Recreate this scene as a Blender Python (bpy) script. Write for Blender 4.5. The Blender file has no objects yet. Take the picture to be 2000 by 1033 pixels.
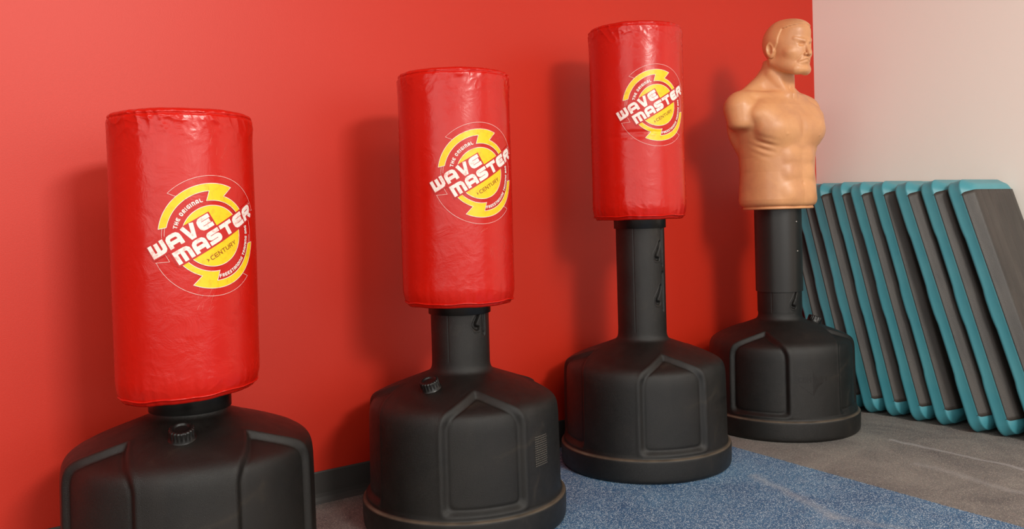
import bpy, math, random
import numpy as np
from mathutils import Matrix, Vector

sc = bpy.context.scene
PI = math.pi
R = math.radians

# ------------------------------------------------------------------ camera
# room axes: red wall is the plane y = 0 (room at y < 0), pale wall is x = 0 (room at x < 0)
CAM = (-3.823, -2.596, 0.900)
cam_d = bpy.data.cameras.new('camera')
cam = bpy.data.objects.new('camera', cam_d)
sc.collection.objects.link(cam)
right = Vector((0.805273, -0.592228, -0.028292))
down = Vector((-0.033160, 0.002657, -0.999447))
fwd = Vector((0.591976, 0.805766, -0.017499))
m = Matrix.Identity(4)
for i in range(3):
    m[i][0], m[i][1], m[i][2], m[i][3] = right[i], -down[i], -fwd[i], CAM[i]
cam.matrix_world = m
cam_d.sensor_width = 36.0
cam_d.sensor_fit = 'HORIZONTAL'
cam_d.lens = 1682.86 * 36 / 2000
cam_d.shift_y = -(516.5 - 451.69) / 2000
cam_d.clip_start = 0.02
sc.camera = cam

# ------------------------------------------------------------------ light
sc.view_settings.view_transform = 'Standard'
sc.view_settings.look = 'None'
sc.view_settings.gamma = 1.0
sc.view_settings.use_curve_mapping = False
sc.view_settings.exposure = -0.20

wd = bpy.data.worlds.new('world')
sc.world = wd
wd.use_nodes = True
wd.node_tree.nodes['Background'].inputs[0].default_value = (1.0, 0.93, 0.86, 1)
wd.node_tree.nodes['Background'].inputs[1].default_value = 0.11


def area(name, loc, target, sx, sy, power, col):
    l = bpy.data.lights.new(name, 'AREA')
    l.shape = 'RECTANGLE'
    l.size, l.size_y = sx, sy
    l.energy = power
    l.color = col
    o = bpy.data.objects.new(name, l)
    sc.collection.objects.link(o)
    o.location = loc
    o.rotation_euler = (Vector(target) - Vector(loc)).to_track_quat('-Z', 'Y').to_euler()
    return o


WARM = (1.0, 0.95, 0.87)
key = area('ceiling_lamp_key', (-2.8, -6.2, 3.15), (-4.7, 0, 1.1), 1.3, 0.6, 74, WARM)
key.data.spread = R(100)
area('ceiling_lamp_middle', (-2.6, -2.6, 3.0), (-2.4, -1.4, 0), 2.2, 0.6, 26, WARM)
area('bright_room_side', (-4.5, -7.0, 1.6), (-4.5, 0, 1.6), 8.8, 2.4, 165, (1.0, 0.96, 0.91))
area('bright_left_side', (-7.9, -3.6, 1.8), (0, -1.6, 1.4), 4.0, 2.4, 72, (1.0, 0.96, 0.91))
right_lamp = area('ceiling_lamp_right', (-1.9, -4.4, 3.0), (0.0, -2.1, 0.8), 1.2, 0.6, 28, WARM)
right_lamp.data.spread = R(85)
area('ceiling_lamp_left', (-4.8, -2.2, 3.0), (-4.0, 0, 1.2), 1.2, 0.6, 24, WARM)

# ------------------------------------------------------------------ helpers


def srgb(r, g, b):
    def f(c):
        c /= 255.0
        return c / 12.92 if c <= 0.04045 else ((c + 0.055) / 1.055) ** 2.4
    return (f(r), f(g), f(b), 1.0)


def tag(o, label=None, cat=None, group=None, kind=None):
    if label: o['label'] = label
    if cat: o['category'] = cat
    if group: o['group'] = group
    if kind: o['kind'] = kind
    return o


def link(name, me, mat, parent=None, smooth=True):
    o = bpy.data.objects.new(name, me)
    sc.collection.objects.link(o)
    if mat:
        for mm in (mat if isinstance(mat, (list, tuple)) else [mat]):
            me.materials.append(mm)
    if smooth:
        me.polygons.foreach_set('use_smooth', [True] * len(me.polygons))
    if parent: o.parent = parent
    return o


def empty(name, loc, rz=0.0):
    o = bpy.data.objects.new(name, None)
    sc.collection.objects.link(o)
    o.location = loc
    o.rotation_euler = (0, 0, rz)
    o.empty_display_size = 0.05
    return o


def mesh_from(verts, faces, name='mesh'):
    me = bpy.data.meshes.new(name)
    me.from_pydata([tuple(map(float, v)) for v in verts], [], [tuple(map(int, f)) for f in faces])
    me.update()
    return me


def grid_mesh(P, closed_u=True, name='mesh', cap0=None, cap1=None):
    """P: (nv, nu, 3) array of points; rows v, columns u (u closed)."""
    nv, nu = P.shape[:2]
    verts = P.reshape(-1, 3)
    iu = np.arange(nu if closed_u else nu - 1)
    iv = np.arange(nv - 1)
    U, V = np.meshgrid(iu, iv)
    U2 = (U + 1) % nu
    f = np.stack([V * nu + U, V * nu + U2, (V + 1) * nu + U2, (V + 1) * nu + U], -1).reshape(-1, 4)
    me = bpy.data.meshes.new(name)
    faces = f.tolist()
    vl = verts.tolist()
    if cap0 is not None:
        vl.append(list(cap0)); c = len(vl) - 1
        for k in range(nu): faces.append([c, (k + 1) % nu, k])
    if cap1 is not None:
        vl.append(list(cap1)); c = len(vl) - 1
        b = (nv - 1) * nu
        for k in range(nu): faces.append([c, b + k, b + (k + 1) % nu])
    me.from_pydata(vl, [], faces)
    me.update()
    return me


def lathe(prof, nu=96, name='mesh', cx=0, cy=0):
    th = np.linspace(0, 2 * PI, nu, endpoint=False)
    P = np.zeros((len(prof), nu, 3))
    for i, (r, z) in enumerate(prof):
        P[i, :, 0] = cx + r * np.cos(th); P[i, :, 1] = cy + r * np.sin(th); P[i, :, 2] = z
    return grid_mesh(P, True, name)


def resample(poly, step):
    poly = np.array(poly, float)
    seg = np.linalg.norm(np.diff(poly, axis=0), axis=1)
    L = np.concatenate([[0], np.cumsum(seg)])
    n = max(2, int(L[-1] / step) + 1)
    s = np.linspace(0, L[-1], n)
    return s, np.stack([np.interp(s, L, poly[:, k]) for k in range(poly.shape[1])], 1)


def smooth_poly(poly, it=2):
    p = [tuple(q) for q in poly]
    for _ in range(it):
        n = [p[0]]
        for a, b in zip(p[:-1], p[1:]):
            n.append(tuple(.75 * u + .25 * v for u, v in zip(a, b)))
            n.append(tuple(.25 * u + .75 * v for u, v in zip(a, b)))
        n.append(p[-1])
        p = n
    return p

# ------------------------------------------------------------------ materials


class NT:
    def __init__(s, name):
        s.mat = bpy.data.materials.new(name)
        s.mat.use_nodes = True
        s.t = s.mat.node_tree
        s.b = s.t.nodes['Principled BSDF']
        s.co = s.n('ShaderNodeTexCoord')

    def n(s, ty, **kw):
        x = s.t.nodes.new(ty)
        for k, v in kw.items(): setattr(x, k, v)
        return x

    def l(s, a, b): s.t.links.new(a, b)

    def noise(s, scale, detail=4, rough=.55, vec=None, dist=0.0):
        x = s.n('ShaderNodeTexNoise')
        x.inputs['Scale'].default_value = scale
        x.inputs['Detail'].default_value = detail
        x.inputs['Roughness'].default_value = rough
        x.inputs['Distortion'].default_value = dist
        s.l(vec if vec else s.co.outputs['Object'], x.inputs['Vector'])
        return x.outputs['Fac']

    def ramp(s, fac, stops, interp='LINEAR'):
        x = s.n('ShaderNodeValToRGB')
        x.color_ramp.interpolation = interp
        e = x.color_ramp.elements
        while len(e) < len(stops): e.new(0.5)
        for i, (p, c) in enumerate(stops):
            e[i].position = p
            e[i].color = c if len(c) == 4 else (*c, 1)
        s.l(fac, x.inputs['Fac'])
        return x.outputs['Color']

    def mix(s, fac, a, b, blend='MIX'):
        x = s.n('ShaderNodeMix', data_type='RGBA', blend_type=blend)
        for sock, v in ((x.inputs['Factor'], fac), (x.inputs['A'], a), (x.inputs['B'], b)):
            pass
        ins = [q for q in x.inputs]
        fa = x.inputs[0]; ca = x.inputs[6]; cb = x.inputs[7]
        for sock, v in ((fa, fac), (ca, a), (cb, b)):
            if isinstance(v, bpy.types.NodeSocket): s.l(v, sock)
            else: sock.default_value = v
        return x.outputs[2]

    def math(s, op, a, b=None, clamp=False):
        x = s.n('ShaderNodeMath', operation=op)
        x.use_clamp = clamp
        for i, v in enumerate((a, b)):
            if v is None: continue
            if isinstance(v, bpy.types.NodeSocket): s.l(v, x.inputs[i])
            else: x.inputs[i].default_value = v
        return x.outputs[0]

    def scaled(s, sx, sy, sz):
        x = s.n('ShaderNodeMapping')
        x.inputs['Scale'].default_value = (sx, sy, sz)
        s.l(s.co.outputs['Object'], x.inputs['Vector'])
        return x.outputs['Vector']

    def bump(s, h, strength, dist=0.001, prev=None):
        x = s.n('ShaderNodeBump')
        x.inputs['Strength'].default_value = strength
        x.inputs['Distance'].default_value = dist
        s.l(h, x.inputs['Height'])
        if prev: s.l(prev, x.inputs['Normal'])
        s.l(x.outputs['Normal'], s.b.inputs['Normal'])
        return x.outputs['Normal']

    def color(s, c):
        if isinstance(c, bpy.types.NodeSocket): s.l(c, s.b.inputs['Base Color'])
        else: s.b.inputs['Base Color'].default_value = c

    def rough(s, v):
        if isinstance(v, bpy.types.NodeSocket): s.l(v, s.b.inputs['Roughness'])
        else: s.b.inputs['Roughness'].default_value = v

    def spec(s, v): s.b.inputs['Specular IOR Level'].default_value = v


def mat_wall_red():
    t = NT('red_wall_paint')
    t.color(srgb(202, 38, 10)); t.rough(0.50); t.spec(0.5)
    t.bump(t.noise(330, 2), 0.2, 0.0012)
    return t.mat


def mat_wall_white():
    t = NT('pale_wall_paint')
    t.color(srgb(248, 240, 230)); t.rough(0.6); t.spec(0.35)
    t.bump(t.noise(330, 2), 0.25, 0.001)
    return t.mat


def mat_vinyl():
    t = NT('red_vinyl')
    v = t.noise(9, 3)
    t.color(t.mix(v, srgb(196, 20, 10), srgb(206, 28, 14)))
    t.rough(t.ramp(t.noise(30, 4), [(0.3, (.20,) * 3), (0.7, (.29,) * 3)])); t.spec(0.5)
    w = t.n('ShaderNodeTexWave', wave_type='BANDS', bands_direction='Z')
    w.inputs['Scale'].default_value = 150
    w.inputs['Distortion'].default_value = 1.0
    t.l(t.co.outputs['Object'], w.inputs['Vector'])
    n1 = t.bump(w.outputs['Fac'], 0.06, 0.0004)
    n2 = t.bump(t.noise(16, 5, .6, dist=.6), 0.30, 0.006, n1)
    return t.mat


def mat_print(name, c1, c2, lo=.5, hi=.68):
    t = NT(name)
    t.color(t.ramp(t.noise(70, 5, .7), [(lo, c1), (hi, c2)]))
    t.rough(0.38)
    t.bump(t.noise(16, 5, .6, dist=.6), 0.22, 0.005)
    return t.mat


def mat_black():
    t = NT('black_moulded_plastic')
    n = t.noise(6, 6, .65, dist=.8)
    c = t.ramp(n, [(0.34, srgb(13, 12, 10)), (0.60, srgb(24, 21, 18)), (0.80, srgb(60, 52, 42))])
    sep = t.n('ShaderNodeSeparateXYZ'); t.l(t.co.outputs['Object'], sep.inputs[0])
    led = t.math('SUBTRACT', 1.0, t.math('DIVIDE', t.math('ABSOLUTE', t.math('SUBTRACT', sep.outputs['Z'], 0.0795)), 0.0042), True)
    dust = t.math('MULTIPLY', t.math('MULTIPLY', led, t.noise(18, 4)), 0.95)
    t.color(t.mix(dust, c, srgb(128, 112, 94)))
    t.rough(t.ramp(t.noise(25, 4), [(0.3, (.32,) * 3), (0.7, (.44,) * 3)])); t.spec(0.5)
    t.bump(t.noise(900, 2, .6), .8, 0.0012)
    return t.mat


def mat_simple(name, c, rough=.5, bscale=300, bstr=.2, spec=.5, metal=0):
    t = NT(name)
    n = t.noise(14, 4)
    cc = tuple(min(1, x * 1.18) for x in c[:3]) + (1,)
    t.color(t.mix(n, c, cc)); t.rough(rough); t.spec(spec)
    t.b.inputs['Metallic'].default_value = metal
    t.bump(t.noise(bscale, 2), bstr, 0.001)
    return t.mat


def mat_mat():
    t = NT('dark_rubber_tread')
    v = t.n('ShaderNodeTexVoronoi')
    v.inputs['Scale'].default_value = 420
    t.l(t.co.outputs['Object'], v.inputs['Vector'])
    n = t.noise(7, 5, .6, vec=t.scaled(3, 3, .6))
    t.color(t.ramp(n, [(0.3, srgb(46, 42, 39)), (0.7, srgb(68, 62, 57))]))
    t.rough(0.5); t.spec(0.5)
    t.bump(v.outputs['Distance'], 0.35, 0.001)
    return t.mat


def mat_teal():
    t = NT('teal_plastic')
    n = t.noise(5, 4)
    t.color(t.ramp(n, [(0.3, srgb(62, 140, 154)), (0.7, srgb(80, 152, 162))]))
    t.rough(0.42); t.spec(0.5)
    t.bump(t.noise(500, 2), 0.12, 0.0006)
    return t.mat


def mat_skin():
    t = NT('tan_rubber_skin')
    n = t.noise(7, 5, .6, dist=.5)
    t.color(t.ramp(n, [(0.32, srgb(202, 141, 98)), (0.6, srgb(219, 157, 107)), (0.8, srgb(226, 166, 115))]))
    t.rough(t.ramp(t.noise(20, 3), [(0.3, (.33,) * 3), (0.7, (.48,) * 3)])); t.spec(0.45)
    t.b.inputs['Subsurface Weight'].default_value = 0.0
    t.bump(t.noise(60, 5, .6), 0.18, 0.003)
    return t.mat


def mat_floor():
    t = NT('speckled_rubber_flooring')
    # blue lane between x = -2.45 and the slightly skewed seam near x = -1.25
    sep = t.n('ShaderNodeSeparateXYZ'); t.l(t.co.outputs['Object'], sep.inputs[0])
    x, y = sep.outputs['X'], sep.outputs['Y']
    ed = t.math('MULTIPLY', t.math('SUBTRACT', t.noise(60, 2), .5), 0.012)
    xs = t.math('ADD', t.math('ADD', x, t.math('MULTIPLY', y, -0.064)), ed)       # x - 0.064 y
    right_of = t.math('GREATER_THAN', xs, -1.203)
    left_of = t.math('LESS_THAN', xs, -2.43)
    grey = t.math('ADD', right_of, left_of, True)
    big = t.noise(3.0, 5, .65, dist=1.2)
    blue = t.ramp(big, [(0.35, srgb(54, 90, 128)), (0.7, srgb(84, 124, 158))])
    gr = t.ramp(big, [(0.35, srgb(104, 100, 98)), (0.7, srgb(136, 132, 126))])
    base = t.mix(grey, blue, gr)
    v = t.n('ShaderNodeTexVoronoi'); v.inputs['Scale'].default_value = 310
    wv = t.n('ShaderNodeMapping'); t.l(t.co.outputs['Object'], wv.inputs['Vector'])
    t.l(wv.outputs[0], v.inputs['Vector'])
    hs = t.n('ShaderNodeSeparateColor'); t.l(v.outputs['Color'], hs.inputs[0])
    dens = t.math('SUBTRACT', 0.46, t.math('MULTIPLY', grey, -0.12))
    pick = t.math('GREATER_THAN', hs.outputs[0], dens)
    near = t.math('LESS_THAN', v.outputs['Distance'], 0.44)
    sp = t.math('MULTIPLY', pick, near)
    sp = t.math('MULTIPLY', sp, t.math('SUBTRACT', 0.85, t.math('MULTIPLY', grey, 0.40)))
    spc = t.mix(grey, srgb(216, 232, 242), srgb(206, 196, 182))
    base = t.mix(sp, base, spc)
    dk = t.math('MULTIPLY', t.math('LESS_THAN', hs.outputs[1], 0.2), near)
    base = t.mix(t.math('MULTIPLY', dk, .6), base, srgb(40, 42, 50))
    # pale scuff streaks dragged over the floor
    def streak(ax, ay, bx, by, w, amt):
        dx, dy = bx - ax, by - ay
        L = math.hypot(dx, dy); dx /= L; dy /= L
        px = t.math('SUBTRACT', x, ax); py = t.math('SUBTRACT', y, ay)
        al = t.math('ADD', t.math('MULTIPLY', px, dx), t.math('MULTIPLY', py, dy))
        ac = t.math('ADD', t.math('MULTIPLY', px, -dy), t.math('MULTIPLY', py, dx))
        wob = t.math('MULTIPLY', t.math('SUBTRACT', t.noise(5, 2), .5), 0.10)
        d = t.math('DIVIDE', t.math('ABSOLUTE', t.math('ADD', ac, wob)), w)
        q = t.math('SUBTRACT', 1.0, d, True)
        q = t.math('MULTIPLY', q, t.math('GREATER_THAN', al, 0.0))
        q = t.math('MULTIPLY', q, t.math('LESS_THAN', al, L))
        return t.math('MULTIPLY', q, amt)
    for a in STREAKS:
        base = t.mix(streak(*a), base, srgb(186, 186, 186))
    t.color(base); t.rough(0.62); t.spec(0.35)
    t.bump(t.noise(260, 3), 0.5, 0.0015)
    return t.mat


STREAKS = [(-0.72, -0.78, -0.75, -1.75, 0.018, 0.45), (-0.95, -1.0, -1.05, -1.9, 0.03, 0.22),
           (-1.45, -0.72, -1.62, -1.15, 0.03, 0.30), (-1.62, -1.1, -1.45, -1.7, 0.035, 0.2)]

M = {}
M['wall_red'] = mat_wall_red()
M['wall_white'] = mat_wall_white()
M['vinyl'] = mat_vinyl()
M['yellow'] = mat_print('yellow_ink', srgb(250, 208, 22), srgb(226, 186, 20))
M['white'] = mat_print('white_ink', srgb(246, 236, 228), srgb(236, 178, 166), .52, .66)
M['maroon'] = mat_print('maroon_ink', srgb(150, 52, 14), srgb(170, 80, 20))
M['plate'] = mat_print('red_ink', srgb(198, 28, 24), srgb(204, 34, 28))
M['notice'] = mat_simple('worn_moulded_print', srgb(88, 82, 74), .5, 300, .1)
M['scuff'] = mat_print('pale_scuff', srgb(226, 110, 96), srgb(204, 60, 50), .45, .6)
M['black'] = mat_black()
M['black_smooth'] = mat_simple('black_smooth_plastic', srgb(16, 15, 14), .36, 200, .05)
M['black_ink'] = mat_simple('black_embossing', srgb(24, 22, 21), .35, 200, .05)
M['sleeve'] = mat_simple('black_sleeve_plastic', srgb(30, 28, 26), .36, 320, .25)
M['steel'] = mat_simple('bolt_steel', srgb(150, 145, 140), .3, 200, .05, .5, 1.0)
M['mat'] = mat_mat()
M['teal'] = mat_teal()
M['skin'] = mat_skin()
M['base'] = mat_simple('dark_grey_vinyl_trim', srgb(62, 60, 58), .45, 120, .15)
M['floor'] = mat_floor()

# ------------------------------------------------------------------ room shell


def box(name, x0, x1, y0, y1, z0, z1, mat, parent=None):
    v = [(x, y, z) for z in (z0, z1) for y in (y0, y1) for x in (x0, x1)]
    f = [(0, 2, 3, 1), (4, 5, 7, 6), (0, 1, 5, 4), (2, 6, 7, 3), (0, 4, 6, 2), (1, 3, 7, 5)]
    return link(name, mesh_from(v, f), mat, parent, smooth=False)


tag(box('floor', -8, 0.15, -8, 0.15, -0.10, 0, M['floor']), 'speckled rubber floor with a blue lane between grey areas', kind='structure')
tag(box('wall_back', -8, 0.0, 0, 0.12, 0, 3.4, M['wall_red']), 'bright red painted wall behind the bags', kind='structure')
tag(box('wall_right', 0, 0.12, -8, 0.12, 0, 3.4, M['wall_white']), 'pale cream wall behind the leaning steps', kind='structure')


def baseboard(name, along, a0, a1):
    prof = [(0, 0), (0.018, 0), (0.012, 0.008), (0.007, 0.018), (0.005, 0.03), (0.005, 0.096), (0.003, 0.1), (0, 0.1)]
    v = []; n = len(prof)
    for a in (a0, a1):
        for d, z in prof:
            v.append((a, -d - .0005, z) if along == 'x' else (-d - .0005, a, z))
    f = [(i, (i + 1) % n, n + (i + 1) % n, n + i) for i in range(n)]
    f += [tuple(range(n)), tuple(range(2 * n - 1, n - 1, -1))]
    return tag(link(name, mesh_from(v, f), M['base'], smooth=False), kind='structure')


baseboard('baseboard_back', 'x', -8, -0.002)
baseboard('baseboard_right', 'y', -8, -0.02)

# ------------------------------------------------------------------ flat lettering that wraps round a surface


def offset_strip(poly, w, closed=False):
    """mitred left/right outlines of a stroke"""
    p = [np.array(q, float) for q in poly]
    n = len(p)
    out = []
    for i in range(n):
        if closed:
            a, b, c = p[i - 1], p[i], p[(i + 1) % n]
        else:
            a = p[i - 1] if i > 0 else None
            b = p[i]
            c = p[i + 1] if i < n - 1 else None
        d1 = (b - a) / np.linalg.norm(b - a) if a is not None else None
        d2 = (c - b) / np.linalg.norm(c - b) if c is not None else None
        if d1 is None: d1 = d2
        if d2 is None: d2 = d1
        n1 = np.array([-d1[1], d1[0]]); n2 = np.array([-d2[1], d2[0]])
        mt = n1 + n2
        L = np.linalg.norm(mt)
        mt = mt / L if L > 1e-6 else n1
        k = 1 / max(0.35, mt @ n1)
        out.append((b + mt * w / 2 * k, b - mt * w / 2 * k))
    return out


def round_corners(poly, rad, which=None, closed=False):
    p = [np.array(q, float) for q in poly]
    n = len(p); out = []
    for i in range(n):
        if (not closed and i in (0, n - 1)) or (which is not None and i not in which) or rad <= 0:
            out.append(tuple(p[i])); continue
        a, b, c = p[i - 1], p[i], p[(i + 1) % n]
        la, lc = np.linalg.norm(a - b), np.linalg.norm(c - b)
        r = min(rad, la * .49, lc * .49)
        s, e = b + (a - b) / la * r, b + (c - b) / lc * r
        for t_ in (0, .33, .67, 1):
            out.append(tuple((1 - t_) ** 2 * s + 2 * t_ * (1 - t_) * b + t_ ** 2 * e))
    return out


class Flat:
    """collects 2D quads/tris (mm) later wrapped on a surface"""
    def __init__(s): s.v = []; s.f = []

    def strip(s, poly, w, closed=False, step=4.0):
        o = offset_strip(poly, w, closed)
        if closed: o = o + [o[0]]
        for (l0, r0), (l1, r1) in zip(o[:-1], o[1:]):
            L = max(np.linalg.norm(l1 - l0), np.linalg.norm(r1 - r0))
            n = max(1, int(math.ceil(L / step)))
            for k in range(n):
                a, b = k / n, (k + 1) / n
                q = [l0 + (l1 - l0) * a, r0 + (r1 - r0) * a, r0 + (r1 - r0) * b, l0 + (l1 - l0) * b]
                i = len(s.v); s.v += [tuple(x) for x in q]; s.f.append((i, i + 1, i + 2, i + 3))

    def ladder(s, A, B, cuts=3):
        """surface between two polylines of equal count"""
        for (a0, a1, b0, b1) in zip(A[:-1], A[1:], B[:-1], B[1:]):
            for k in range(cuts):
                u, w_ = k / cuts, (k + 1) / cuts
                q = [np.array(a0) * (1 - u) + np.array(b0) * u, np.array(a1) * (1 - u) + np.array(b1) * u,
                     np.array(a1) * (1 - w_) + np.array(b1) * w_, np.array(a0) * (1 - w_) + np.array(b0) * w_]
                i = len(s.v); s.v += [tuple(x) for x in q]; s.f.append((i, i + 1, i + 2, i + 3))

    def rect(s, x0, x1, y0, y1, step=4.0):
        nx = max(1, int((x1 - x0) / step)); ny = max(1, int((y1 - y0) / step))
        xs = np.linspace(x0, x1, nx + 1); ys = np.linspace(y0, y1, ny + 1)
        for i in range(nx):
            for j in range(ny):
                k = len(s.v)
                s.v += [(xs[i], ys[j]), (xs[i + 1], ys[j]), (xs[i + 1], ys[j + 1]), (xs[i], ys[j + 1])]
                s.f.append((k, k + 1, k + 2, k + 3))

    def xform(s, fn): s.v = [fn(*p) for p in s.v]; return s

    def add(s, o):
        k = len(s.v); s.v += o.v; s.f += [tuple(i + k for i in f) for f in o.f]

    def wrap(s, name, fn, mat, parent):
        v = [fn(x, y) for x, y in s.v]
        f = []
        for q in s.f:
            a, b, c = (Vector(v[q[0]]), Vector(v[q[1]]), Vector(v[q[2]]))
            nrm = (b - a).cross(c - a)
            cen = a
            f.append(q if nrm.x * cen.x + nrm.y * cen.y > 0 else tuple(reversed(q)))
        return link(name, mesh_from(v, f), mat, parent, smooth=False)


def glyph(ch, W, H, t, rnd=0.9):
    m = t / 2; L, Rr, B, T, Md = m, W - m, m, H - m, H * .5
    r = t * rnd
    S = []
    def a(poly, which=None, closed=False, rr=r): S.append((round_corners(poly, rr, which, closed), closed))
    if ch == 'E': a([(W, T), (L, T), (L, B), (W, B)]); a([(L + m, Md), (W - m * .7, Md)])
    elif ch == 'A': a([(L, 0), (L, T), (Rr, T), (Rr, 0)]); a([(L + m, H * .36), (Rr - m, H * .36)])
    elif ch == 'W': a([(L, H), (L, B), (Rr, B), (Rr, H)], [2]); a([(W / 2, H * .95), (W / 2, B + m)])
    elif ch == 'M': a([(L, 0), (L, T), (Rr, T), (Rr, 0)], [2]); a([(W / 2, T - m), (W / 2, 0)])
    elif ch == 'V': a([(m * 1.1, H), (W * .43, 0 + m * .3), (W * .57, 0 + m * .3), (W - m * 1.1, H)], [], rr=0)
    elif ch == 'S': a([(W, T), (L, T), (L, Md), (Rr, Md), (Rr, B), (0, B)])
    elif ch == 'T': a([(0, T), (W, T)]); a([(W * .52, T - m), (W * .52, 0)])
    elif ch == 'R': a([(L, 0), (L, T), (Rr, T), (Rr, Md * .95), (L + m + .01, Md * .95)]); a([(W * .58, Md * .95 - m), (W - m, 0)])
    elif ch == 'H': a([(L, 0), (L, H)]); a([(Rr, 0), (Rr, H)]); a([(L + m, Md), (Rr - m, Md)])
    elif ch == 'O': a([(L, B), (L, T), (Rr, T), (Rr, B)], None, True)
    elif ch == 'D': a([(L, B), (L, T), (Rr, T), (Rr, B)], [2, 3], True, r * 1.6)
    elif ch == 'B': a([(L, B), (L, T), (Rr, T), (Rr, B)], [2, 3], True); a([(L + m, Md), (Rr - m, Md)])
    elif ch == 'I': a([(m, 0), (m, H)])
    elif ch == 'G': a([(W, T), (L, T), (L, B), (Rr, B), (Rr, Md), (W * .5, Md)])
    elif ch == 'N': a([(L, 0), (L, T), (Rr, T), (Rr, 0)], [2])
    elif ch == 'n': a([(L, 0), (L, H * .96), (Rr, H * .04), (Rr, H)], [], rr=0)
    elif ch == 'L': a([(L, H), (L, B), (W, B)])
    elif ch == 'C': a([(W, T), (L, T), (L, B), (W, B)], rr=r * 2.2)
    elif ch == 'U': a([(L, H), (L, B), (Rr, B), (Rr, H)], rr=r * 2.0)
    elif ch == 'Y': a([(m * .5, H), (W / 2, Md), (W - m * .5, H)], [], rr=0); a([(W / 2, Md - m * .4), (W / 2, 0)])
    elif ch == 'F': a([(W, T), (L, T), (L, 0)]); a([(L + m, Md), (W - m, Md)])
    return S


def text_line(s, x, y, H, t, widths=None, W=None, gap=None, step=4.0, thin=False):
    F = Flat()
    for i, ch in enumerate(s):
        w = widths[i] if widths else (W * (.28 if ch == 'I' else 1))
        if ch != ' ':
            for poly, closed in glyph(ch, w, H, t):
                F.strip([(x + px, y + py) for px, py in poly], t, closed, step)
        x += w + gap
    return F


def arc_pts(r, a0, a1, step=2.0):
    n = max(2, int(abs(R(a1 - a0)) * r / step) + 1)
    return [(r * math.cos(R(a)), r * math.sin(R(a))) for a in np.linspace(a0, a1, n)]


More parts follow.
